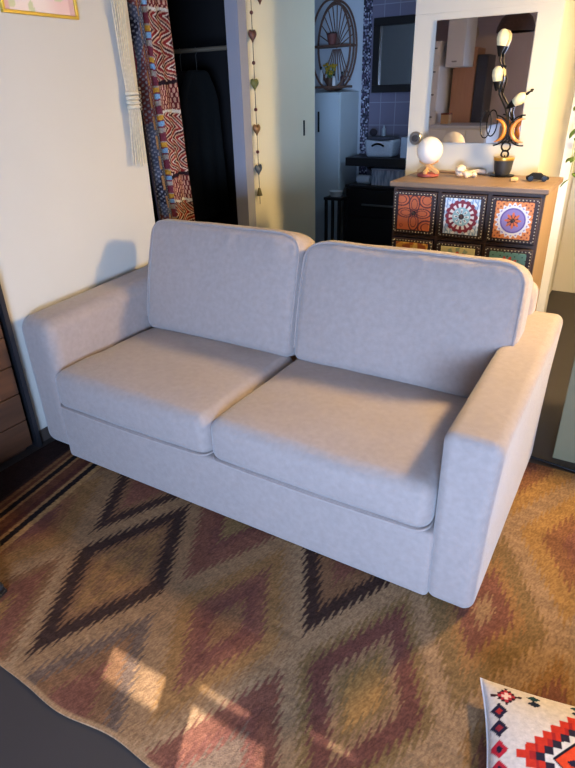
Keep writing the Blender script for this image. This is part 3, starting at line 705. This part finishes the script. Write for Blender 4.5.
MB().tube([(.124 * math.cos(a), .124 * math.sin(a), .20) for a in np.linspace(0, 2 * PI, 49)[:-1]], .010, 8, closed=True).build('rim', mat('straw rim', (178, 148, 96), .9, noise=.2, nscale=80), bk)
sl = thing('slipper', 'black speckled slipper whose toe points in from the left edge', 'slipper', (-1.610, 0.594, 0.0095), 1.35)
MB().rbox(.22, .075, .012, .005, fn=lambda P: P * np.stack([np.ones(len(P)), 1 - .75 * np.clip(P[:, 0] / .11, 0, 1) ** 2, np.ones(len(P))], 1), n=12, centre=(0, 0, .006)).build('sole', m_black_wood, sl)
MB().rbox(.11, .07, .04, .014, fn=lambda P: P * np.stack([np.ones(len(P)), 1 - .75 * np.clip((P[:, 0] + .05) / .11, 0, 1) ** 2, 1 - .6 * np.clip((P[:, 0] + .05) / .11, 0, 1)], 1), n=10, centre=(.05, 0, .0325)).build('upper', mat('speckled black felt', (30, 28, 32), .9, noise=.6, nscale=150), sl)

# ------------------------------------------------------------------ patterned cushion on the rug
n = 150; g = np.linspace(-1, 1, n); a, b = np.meshgrid(g, g); HS = .225
pin = 1 - .10 * (1 - b ** 2); pin2 = 1 - .10 * (1 - a ** 2)
X = a * HS * pin; Yp = b * HS * pin2
fz = np.clip((1 - a ** 2) * (1 - b ** 2), 0, 1) ** .42
du = (X + HS); dv = (HS - Yp)          # from the upper left corner
Cc = np.tile(K((200, 188, 181)), (n, n, 1))
def q_(v, s_): return np.round(v / s_) * s_
D = np.abs(q_(X, .0195)) + np.abs(q_(Yp - .01, .0195)); Dc = np.abs(X) + np.abs(Yp - .01)
NAVY, REDD, ORG = (34, 30, 50), (158, 40, 40), (206, 66, 36)
for lim, col in ((.150, (30, 24, 34)), (.138, (186, 48, 34)), (.100, (40, 34, 48)), (.087, (206, 196, 190))): Cc[D < lim] = K(col)
Cc[(D < .138) & (np.abs(D - .117) < .006) & (np.floor(X / .02) % 2 == 0)] = K((150, 36, 36))
Cc[Dc < .072] = K((30, 24, 34)); Cc[Dc < .066] = K(ORG); Cc[Dc < .034 + .008 * np.cos(np.arctan2(Yp - .01, X) * 4)] = K(NAVY); Cc[Dc < .012] = K((206, 66, 36))
for sx in (1, -1):
    XX = np.abs(X + sx * .182) 
    for k, (dy, c1, c2) in enumerate(((.118, NAVY, REDD), (.072, NAVY, (140, 40, 50)), (.018, (176, 36, 52), NAVY), (-.03, (176, 36, 52), NAVY), (-.08, NAVY, REDD), (-.125, NAVY, REDD))):
        dd = XX / .019 + np.abs(Yp - dy) / .024; Cc[dd < 1] = K(c1); Cc[dd < .42] = K(c2)
for sx in (1, -1):
    for sy in (1, -1):
        ax_ = q_(np.abs(X + sx * .165), .008); ay_ = q_(np.abs(Yp - sy * .165), .008)
        Cc[(ax_ + ay_ < .030) | ((ax_ < .036) & (ay_ < .006)) | ((ay_ < .03) & (ax_ < .008))] = K((48, 22, 34)); Cc[(ax_ + ay_ < .021)] = K((170, 44, 56)); Cc[(ax_ + ay_ < .009)] = K((220, 190, 186))
for px_ in (-.10, 0, .10):
    for sy in (1, -1):
        for k in (0, 1):
            dd = np.abs(X - px_) / .017 + np.abs(Yp - sy * (.172 - .02 * k)) / .011; Cc[dd < 1] = K((24, 56, 62) if k == 0 else (28, 36, 52))
pil = thing('patterned_cushion', 'white cushion with red and black stepped kilim motif lying on the rug', 'cushion', (0.165, 0.958, 0.010), 0.22)
top = np.stack([X, Yp, .055 + .075 * fz], -1); bot = np.stack([X, Yp, .055 - .055 * fz], -1)
link('cover_front', grid_mesh('cover_front', top, Cc), m_cloth, pil, angle=180)
link('cover_back', grid_mesh('cover_back', bot, np.tile(K((200, 188, 181)), (n, n, 1))), m_cloth, pil, angle=180)
pz = [(x_, y_, .055) for x_, y_ in [(X[0, i], Yp[0, i]) for i in range(0, n, 6)] + [(X[i, -1], Yp[i, -1]) for i in range(0, n, 6)] + [(X[-1, i], Yp[-1, i]) for i in range(n - 1, -1, -6)] + [(X[i, 0], Yp[i, 0]) for i in range(n - 1, -1, -6)]]
MB().tube(pz, .0028, 6, closed=True).build('piping', mat('white cotton', (220, 212, 208), .9), pil)

# ------------------------------------------------------------------ olive low unit, cable, trailing plant on the right
ol = thing('low_cabinet', 'olive grey low cabinet with dark top right of the sofa back', 'cabinet', (0.43, 2.625, 0))
MB().box(-.54, .55, -.185, .24, .0, .715).build('body', mat('olive grey lacquer', (114, 106, 78), 0.7, noise=.03), ol, bevel=.004)
MB().box(-.55, .56, -.195, .25, .716, .738).build('top', mat('dark olive top', (52, 52, 46), .9), ol, bevel=.003)
o = MB().tube([(-.30, 2.405, .006), (-.15, 2.392, .006), (-.06, 2.378, .006), (.05, 2.362, .006), (.3, 2.37, .006), (.7, 2.36, .006)], .005, 8).build('power_cable', m_black); tag(o, 'black power cable on the floor along the olive cabinet', 'cable')
vn = thing('trailing_plant', 'trailing green plant in a white wall pot at the right photo edge', 'plant', (-0.497, 3.88, 1.62))
MB().lathe([(.05, 0), (.065, .10), (.062, .10), (.048, .01), (0, .01)], (.075, 0, 0.05), 24).build('pot', m_white, vn)
MB().box(0.002, .02, -.02, .02, .04, .12).build('bracket', m_steel, vn)
stm = MB(); lf = []
for k, (dy, ln, ph) in enumerate(((.03, .46, 0), (.075, .62, 1.4), (-.04, .36, 2.2), (.12, .75, .4), (0.02, .7, 3))):
    pts = [(.075, dy * .4, .14)] + [(.09 + .018 * math.sin(ph + q * 4), dy + .03 * math.sin(q * 3 + ph), .12 - ln * q) for q in np.linspace(.06, 1, 12)]
    stm.tube(pts, .0022, 6)
    for q in range(2, 13, 2): lf.append((pts[q], ph + q * 2.3))
stm.build('stems', mat('pale stem', (170, 176, 120), .6), vn)
lm = MB(); NL = 9
for p, an in lf[:]:
    L = .05 + .012 * math.sin(an * 3); M_ = Matrix.Rotation(an, 4, 'Z') @ Matrix.Rotation(.6 + .3 * math.sin(an), 4, 'Y')
    v = []; f = []
    for i in range(NL):
        q = i / (NL - 1); wd = .021 * math.sin(PI * min(1, q * .92 + .04)) ** .8 * (1.15 - .5 * q)
        for s_ in (-1, 0, 1): v.append(M_ @ Vector((q * L, s_ * wd, -.012 * q * q + .004 * abs(s_))) + Vector(p))
    for i in range(NL - 1):
        for k in (0, 1): f.append((i * 3 + k, i * 3 + k + 1, (i + 1) * 3 + k + 1, (i + 1) * 3 + k))
    lm.add(v, f)
o = lm.build('leaves', m_green, vn, angle=180); o.modifiers.new('solidify', 'SOLIDIFY').thickness = .001

fl_ = thing('floor_lamp', 'floor lamp with frosted globe behind the olive cabinet, lighting the sofa', 'lamp', (LAMP[0], LAMP[1] + 0.36, 0))
MB().lathe([(.14, 0), (.14, .015), (.02, .03), (0, .03)], n=32).build('base', m_black, fl_)
MB().tube([(0, 0, .03), (0, 0, 2.05), (0, -.03, 2.10), (0, -.33, 2.14), (0, -.36, 2.12), (0, -.36, 2.03)], .011, 10).build('pole', m_black, fl_)
MB().sphere((0, -.36, LAMP[2]), .11, 24, 16).build('globe', mat('lit frosted globe', LAMP_COL, .5, emit=LAMP_COL, estr=LAMP_STR), fl_)
MB().lathe([(.02, 2.04), (.10, 2.02), (.17, 1.93), (.195, 1.885), (.197, 1.885), (.172, 1.932), (.102, 2.025), (.02, 2.046)], (0, -.36, 0), 32).build('shade', m_black, fl_)

# ------------------------------------------------------------------ bathroom
m_cab = mat('pale blue white lacquer', (190, 202, 210), .45)
tc_ = thing('tall_cabinet', 'tall narrow pale cabinet in the blue bathroom under the rattan shelf', 'cabinet', (-2.80, 5.5, 0))
MB().box(-.18, .18, -.18, .22, 0.0, 1.5).build('body', m_cab, tc_, bevel=.004)
MB().box(-.178, .178, -.199, -.182, .06, 1.495).build('door', m_cab, tc_, bevel=.003)
MB().box(-.045, -.03, -.214, -.200, 1.16, 1.34).build('handle', m_black, tc_, bevel=.003)
rs = thing('rattan_shelf', 'oval rattan wall shelf with spokes in the bathroom', 'shelf', (-2.865, 5.745, 1.90))
m_rat = mat('brown rattan', (104, 74, 62), .6, noise=.2, nscale=40)
fb = MB()
for rr, yy in ((1.0, -.02), (.93, -.05), (1.0, -.16)):
    fb.tube([(.205 * rr * math.sin(a), yy, .37 * rr * math.cos(a) - .01) for a in np.linspace(0, 2 * PI, 49)[:-1]], .010, 8, closed=True)
fb.tube([(0, -.09, .36), (.02, -.09, .40), (0, -.09, .43), (-.02, -.09, .40), (0, -.09, .36)], .006, 8)
fb.build('frame', m_rat, rs)
sp = MB()
for a in np.linspace(-1.25, 1.25, 11): sp.tube([(0, -.03, -.02), (.19 * math.sin(a), -.03, .35 * math.cos(a) - .02)], .005, 6)
for a in np.linspace(-1.0, 1.0, 8): sp.tube([(0.04 * a, -.03, -.03), (.15 * a, -.03, -.30)], .005, 6)
sp.build('spokes', m_rat, rs)
MB().box(-.205, .205, -.17, -.015, -.018, .0).build('shelf_board', m_rat, rs, bevel=.004); MB().box(-.17, .17, -.17, -.015, -.365, -.345).build('shelf_board', m_rat, rs, bevel=.004)
p1 = thing('potted_trinket', 'reddish brown cup on the middle board of the rattan shelf', 'cup', (-2.88, 5.64, 1.9005))
MB().lathe([(.03, 0), (.045, .06), (.048, .085), (.042, .085), (.036, .05), (0, .01)], n=20).build('cup', mat('reddish clay', (120, 66, 60), .6), p1)
MB().lathe([(.05, .0855), (.052, .094), (.02, .102), (0, .104)], n=20).build('lid', mat('dark lid', (84, 52, 54), .6), p1)
zs_ = 1.555 + .0005
def bottle(x, y_, r, h, col, label):
    t_ = thing('bottle', label, 'bottle', (x, y_, zs_), 0)
    MB().lathe([(r, 0), (r, h * .62), (r * .5, h * .74), (r * .42, h * .84)], n=16).build('body', mat('bottle %d %d' % (col[0], col[1]), col, .3), t_)
    MB().lathe([(r * .5, h * .841), (r * .5, h)], n=14).build('cap', m_black, t_)
bottle(-3.00, 5.65, .02, .17, (208, 214, 222), 'slim white bottle at the rattan shelf lower left')
bottle(-2.775, 5.66, .02, .12, (70, 44, 50), 'dark red bottle at the rattan shelf lower right')
bottle(-2.835, 5.60, .017, .10, (226, 224, 226), 'short white bottle in front of the yellow flowers')
fl = thing('flower_pot', 'small pot of yellow flowers on the rattan shelf lower board', 'flowers', (-2.905, 5.655, zs_))
MB().lathe([(.03, 0), (.04, .07), (.036, .07), (0, .06)], n=18).build('pot', mat('brown pot', (96, 66, 50), .6), fl)
fb2 = MB(); gb2 = MB()
for k in range(26):
    a = random.random() * 6.3; r = .065 * random.random() ** .5; z = .10 + .09 * random.random()
    fb2.sphere((r * math.cos(a), r * math.sin(a) * .8, z), .014, 8, 6, (1, 1, .7)); gb2.tube([(0, 0, .06), (r * .6 * math.cos(a), r * .5 * math.sin(a), z * .7), (r * math.cos(a), r * math.sin(a) * .8, z)], .0018, 5)
fb2.build('blossoms', mat('yellow petals', (196, 160, 44), .7), fl); gb2.build('stems', m_green, fl)

ct = thing('vanity_shelf', 'dark wall shelf holding the white basket in the bathroom', 'shelf', (-1.88, 5.52, .90))
MB().box(-.67, .67, -.22, .225, -.036, .04).build('slab', m_black_wood, ct, bevel=.004)
for x in (-.5, .5): MB().prism([(.22, -.037), (.22, -.20), (.19, -.20), (-.10, -.06), (-.10, -.037)], lambda a, b, t, x=x: (x + t, a, b), .025).build('bracket', m_black_wood, ct)
bs = thing('towel_basket', 'white woven basket with toiletries on the dark vanity shelf', 'basket', (-2.24, 5.46, .941))
def bas(P): 
    q = (P[:, 2] + .075) / .15; P[:, 0] *= .9 + .12 * q; P[:, 1] *= .9 + .12 * q; P[:, 2] -= .02 * np.where(q > .9, 1, 0) * np.cos(P[:, 0] * 10); return P
MB().rbox(.29, .21, .16, .03, fn=bas, n=12, centre=(0, 0, .081)).build('basket_body', mat('white weave', (176, 186, 200), .8, noise=.12, nscale=70, bump=.5, bscale=110), bs)
MB().rbox(.27, .17, .03, .014, n=6, centre=(0, 0, .164)).build('basket_opening', mat('dark inside', (60, 60, 72), .9, noise=.5, nscale=25), bs)
MB().tube([(-.06 + .12 * t_, -.118, .10 + .02 * math.sin(t_ * PI)) for t_ in np.linspace(0, 1, 9)], .009, 8).build('handle_slot', m_black, bs)
o = MB().sphere((0, 0, .03), .038, 16, 10, (1, 1, .85)).build('pom_pom', mat('dark bath puff', (40, 34, 44), .9, noise=.4, nscale=80, bump=.8, bscale=80), loc=(-2.345, 5.475, 1.121)); tag(o, 'dark bath puff resting on the white basket left end', 'bath puff')
o = MB().lathe([(.018, 0), (.018, .06), (.008, .07), (.008, .09)], n=14).build('lotion_bottle', mat('grey lotion', (140, 150, 160), .3), loc=(-2.24, 5.47, 1.121)); tag(o, 'grey lotion bottle standing in the white basket', 'bottle')
bx = thing('tissue_box', 'pale blue box on the vanity shelf right of the white basket', 'box', (-1.93, 5.45, .941))
MB().box(-.10, .10, -.07, .07, 0, .175).build('carton', mat('pale blue card', (176, 190, 212), .6), bx, bevel=.004); MB().rbox(.09, .03, .02, .008, n=2, centre=(0, 0, .184)).build('tissue', m_white, bx)
du_ = thing('drawer_unit', 'black brown bathroom drawer unit with a long steel handle', 'drawer unit', (-1.90, 5.52, 0))
MB().box(-.645, .645, -.20, .225, .07, .662).build('body', m_black_wood, du_, bevel=.003); MB().box(-.65, .65, -.215, .225, .6625, .69).build('top', m_black_wood, du_, bevel=.003)
dd_ = MB().box(-.635, .15, -.219, -.201, .40, .655).build('drawer', m_black_wood, du_, bevel=.003)
MB().box(-.46, -.05, -.240, -.226, .508, .524).build('handle', m_steel, dd_, bevel=.002)
dd_ = MB().box(-.635, .15, -.219, -.201, .09, .392).build('drawer', m_black_wood, du_, bevel=.003)
for x in (-.6, .6):
    for y_ in (-.16, .18): MB().box(x - .02, x + .02, y_ - .02, y_ + .02, 0, .07).build('leg', m_black_wood, du_, smooth=False)
sb_ = thing('storage_box', 'blue grey patterned storage box between the two dark bathroom shelves', 'box', (-2.13, 5.47, .6905))
MB().box(-.17, .17, -.11, .11, 0, .14).build('box_body', mat('blue grey print', (112, 126, 150), .8, noise=1, nscale=22, col2=(182, 192, 208), stretch=(2, 2, .3)), sb_, bevel=.005)
MB().box(-.175, .175, -.115, .115, .141, .155).build('lid', mat('grey blue lid', (150, 162, 182), .7), sb_, bevel=.004)
o = MB().lathe([(.0, -.07), (.035, -.068), (.042, -.06), (.042, .06), (.035, .068), (0, .07)], (0, 0, 0), 20, 'x').build('rolled_towel', mat('white towel', (198, 208, 222), .95, bump=.6, bscale=90), loc=(-2.40, 5.42, .733)); tag(o, 'white rolled towel left of the blue grey storage box', 'towel')
sto = thing('small_stool', 'small dark stool beside the tall bathroom cabinet', 'stool', (-2.575, 5.16, 0))
MB().box(-.09, .09, -.09, .09, .575, .60).build('seat', m_black_wood, sto, bevel=.004)
for sx in (-.07, .07):
    for sy in (-.07, .07): MB().box(sx - .012, sx + .012, sy - .012, sy + .012, 0, .5745).build('leg', m_black_wood, sto, smooth=False)
o = MB().lathe([(.05, 0), (.065, .05), (.062, .05), (.045, .008), (0, .008)], n=24).build('bowl', mat('white ceramic', (206, 210, 214), .4), loc=(-2.575, 5.16, .6005)); tag(o, 'white bowl standing on the small dark stool', 'bowl')
bm2 = thing('bathroom_mirror', 'dark framed mirror on the lilac tiles of the bathroom', 'mirror', (-2.22, 5.748, 1.79))
fb = MB(); [fb.box(q[0], q[1], -.04, -.001, q[2], q[3]) for q in ((-.265, .265, .24, .305), (-.265, .265, -.305, -.24), (-.265, -.20, -.24, .24), (.20, .265, -.24, .24))]
fb.build('frame', m_black_wood, bm2, bevel=.003); MB().box(-.199, .199, -.012, -.002, -.239, .239).build('glass', m_glass_mirror, bm2, smooth=False)

# ------------------------------------------------------------------ kitchen behind the camera (seen in the mirror)
kt = thing('tall_drawer_cabinet', 'tall white drawer cabinet seen at the mirror left edge', 'cabinet', (-2.66, -1.35, 0))
MB().box(-.28, .24, -.38, .34, 0, 2.0).build('body', m_white, kt, bevel=.003)
for k in range(8):
    d_ = MB().box(-.275, .235, .341, .36, .05 + k * .243, .05 + k * .243 + .232).build('drawer', m_white, kt, bevel=.003)
    MB().box(.04, .20, .361, .372, .05 + k * .243 + .17, .05 + k * .243 + .182).build('handle', m_black, d_, smooth=False)
wp = thing('tall_wooden_cabinet', 'tall brown wooden cabinet seen in the mirror middle', 'cabinet', (-2.24, -1.60, 0))
MB().box(-.14, .135, -.19, .19, 0, 1.94).build('body', mat('mid brown wood', (184, 138, 112), .5, noise=.08, nscale=5, stretch=(6, 6, 1)), wp, bevel=.004)
MB().box(-.135, .13, .1905, .205, .98, 1.935).build('door', mat('mid brown wood', (0, 0, 0)), wp, bevel=.003)
MB().box(-.135, .13, .1905, .205, .06, .97).build('door', mat('mid brown wood', (0, 0, 0)), wp, bevel=.003)
dk = thing('dark_fridge', 'dark grey tall fridge seen in the mirror beside the brown cabinet', 'fridge', (-2.03, -1.58, 0))
MB().box(-.066, .066, -.2, .16, 0, 1.86).build('body', mat('dark grey steel', (70, 70, 76), .4, metal=.4), dk, bevel=.006); MB().box(-.062, .062, .161, .18, .05, 1.85).build('door', mat('dark grey steel', (0, 0, 0)), dk, bevel=.004)
uc = thing('wall_cabinet', 'white upper wall cabinet seen in the mirror upper left', 'cabinet', (-2.25, -1.12, 1.73))
MB().box(-.10, .115, -.28, .13, 0, .76).build('body', m_white, uc, bevel=.003); MB().box(-.095, .11, .131, .148, .02, .755).build('door', m_white, uc, bevel=.003); MB().box(-.02, .035, .1485, .158, .045, .06).build('handle', m_steel, uc, smooth=False)
cn = thing('kitchen_counter', 'white kitchen counter with drawers seen at the mirror bottom', 'counter', (-2.12, -0.98, 0))
MB().box(-.28, .42, -.30, .30, 0, 1.09).build('body', m_white, cn, bevel=.003); MB().box(-.285, .44, -.32, .33, 1.091, 1.12).build('worktop', mat('pale worktop', (206, 210, 220), .3), cn, bevel=.004)
for k in range(3): MB().box(-.27 + k * .228, -.05 + k * .228, .301, .318, .6, 1.07).build('drawer', m_white, cn, bevel=.003)
vz = thing('ceramic_jug', 'cream ceramic jug on top of the brown cabinet in the mirror', 'jug', (-2.26, -1.52, 1.9405))
MB().lathe([(.05, 0), (.085, .06), (.08, .14), (.045, .19), (.055, .23), (.05, .23), (.04, .19), (0, .18)], n=24).build('body', mat('cream ceramic', (196, 180, 160), .4), vz)
MB().tube([(.05, 0, .21), (.10, 0, .20), (.115, 0, .14), (.083, 0, .09)], .009, 8).build('handle', mat('cream ceramic', (0, 0, 0)), vz)
pl = thing('pendant_lamp', 'dark brown woven dome pendant lamp reflected at the mirror top right', 'lamp', (-1.60, -0.97, 2.035))
MB().lathe([(.20, 0), (.195, .05), (.16, .13), (.09, .19), (.02, .21), (.02, .205), (.085, .183), (.153, .125), (.188, .05), (.193, 0)], n=36).build('shade', mat('dark brown rattan', (74, 50, 40), .8, noise=.3, nscale=60), pl)
MB().tube([(0, 0, .2), (0, 0, .465)], .004, 6).build('cord', m_black, pl)
MB().sphere((0, 0, .12), .03, 12, 8).build('bulb', mat('opal bulb', (230, 226, 215), .3), pl)
bxk = thing('tea_box', 'small tan box on the white kitchen counter in the mirror', 'box', (-2.30, -1.05, 1.1205))
MB().box(-.05, .05, -.06, .06, 0, .10).build('carton', mat('tan card', (186, 150, 110), .7), bxk, bevel=.003); MB().box(-.052, .052, -.062, .062, .101, .12).build('lid', mat('brown card', (120, 60, 44), .7), bxk, bevel=.003)
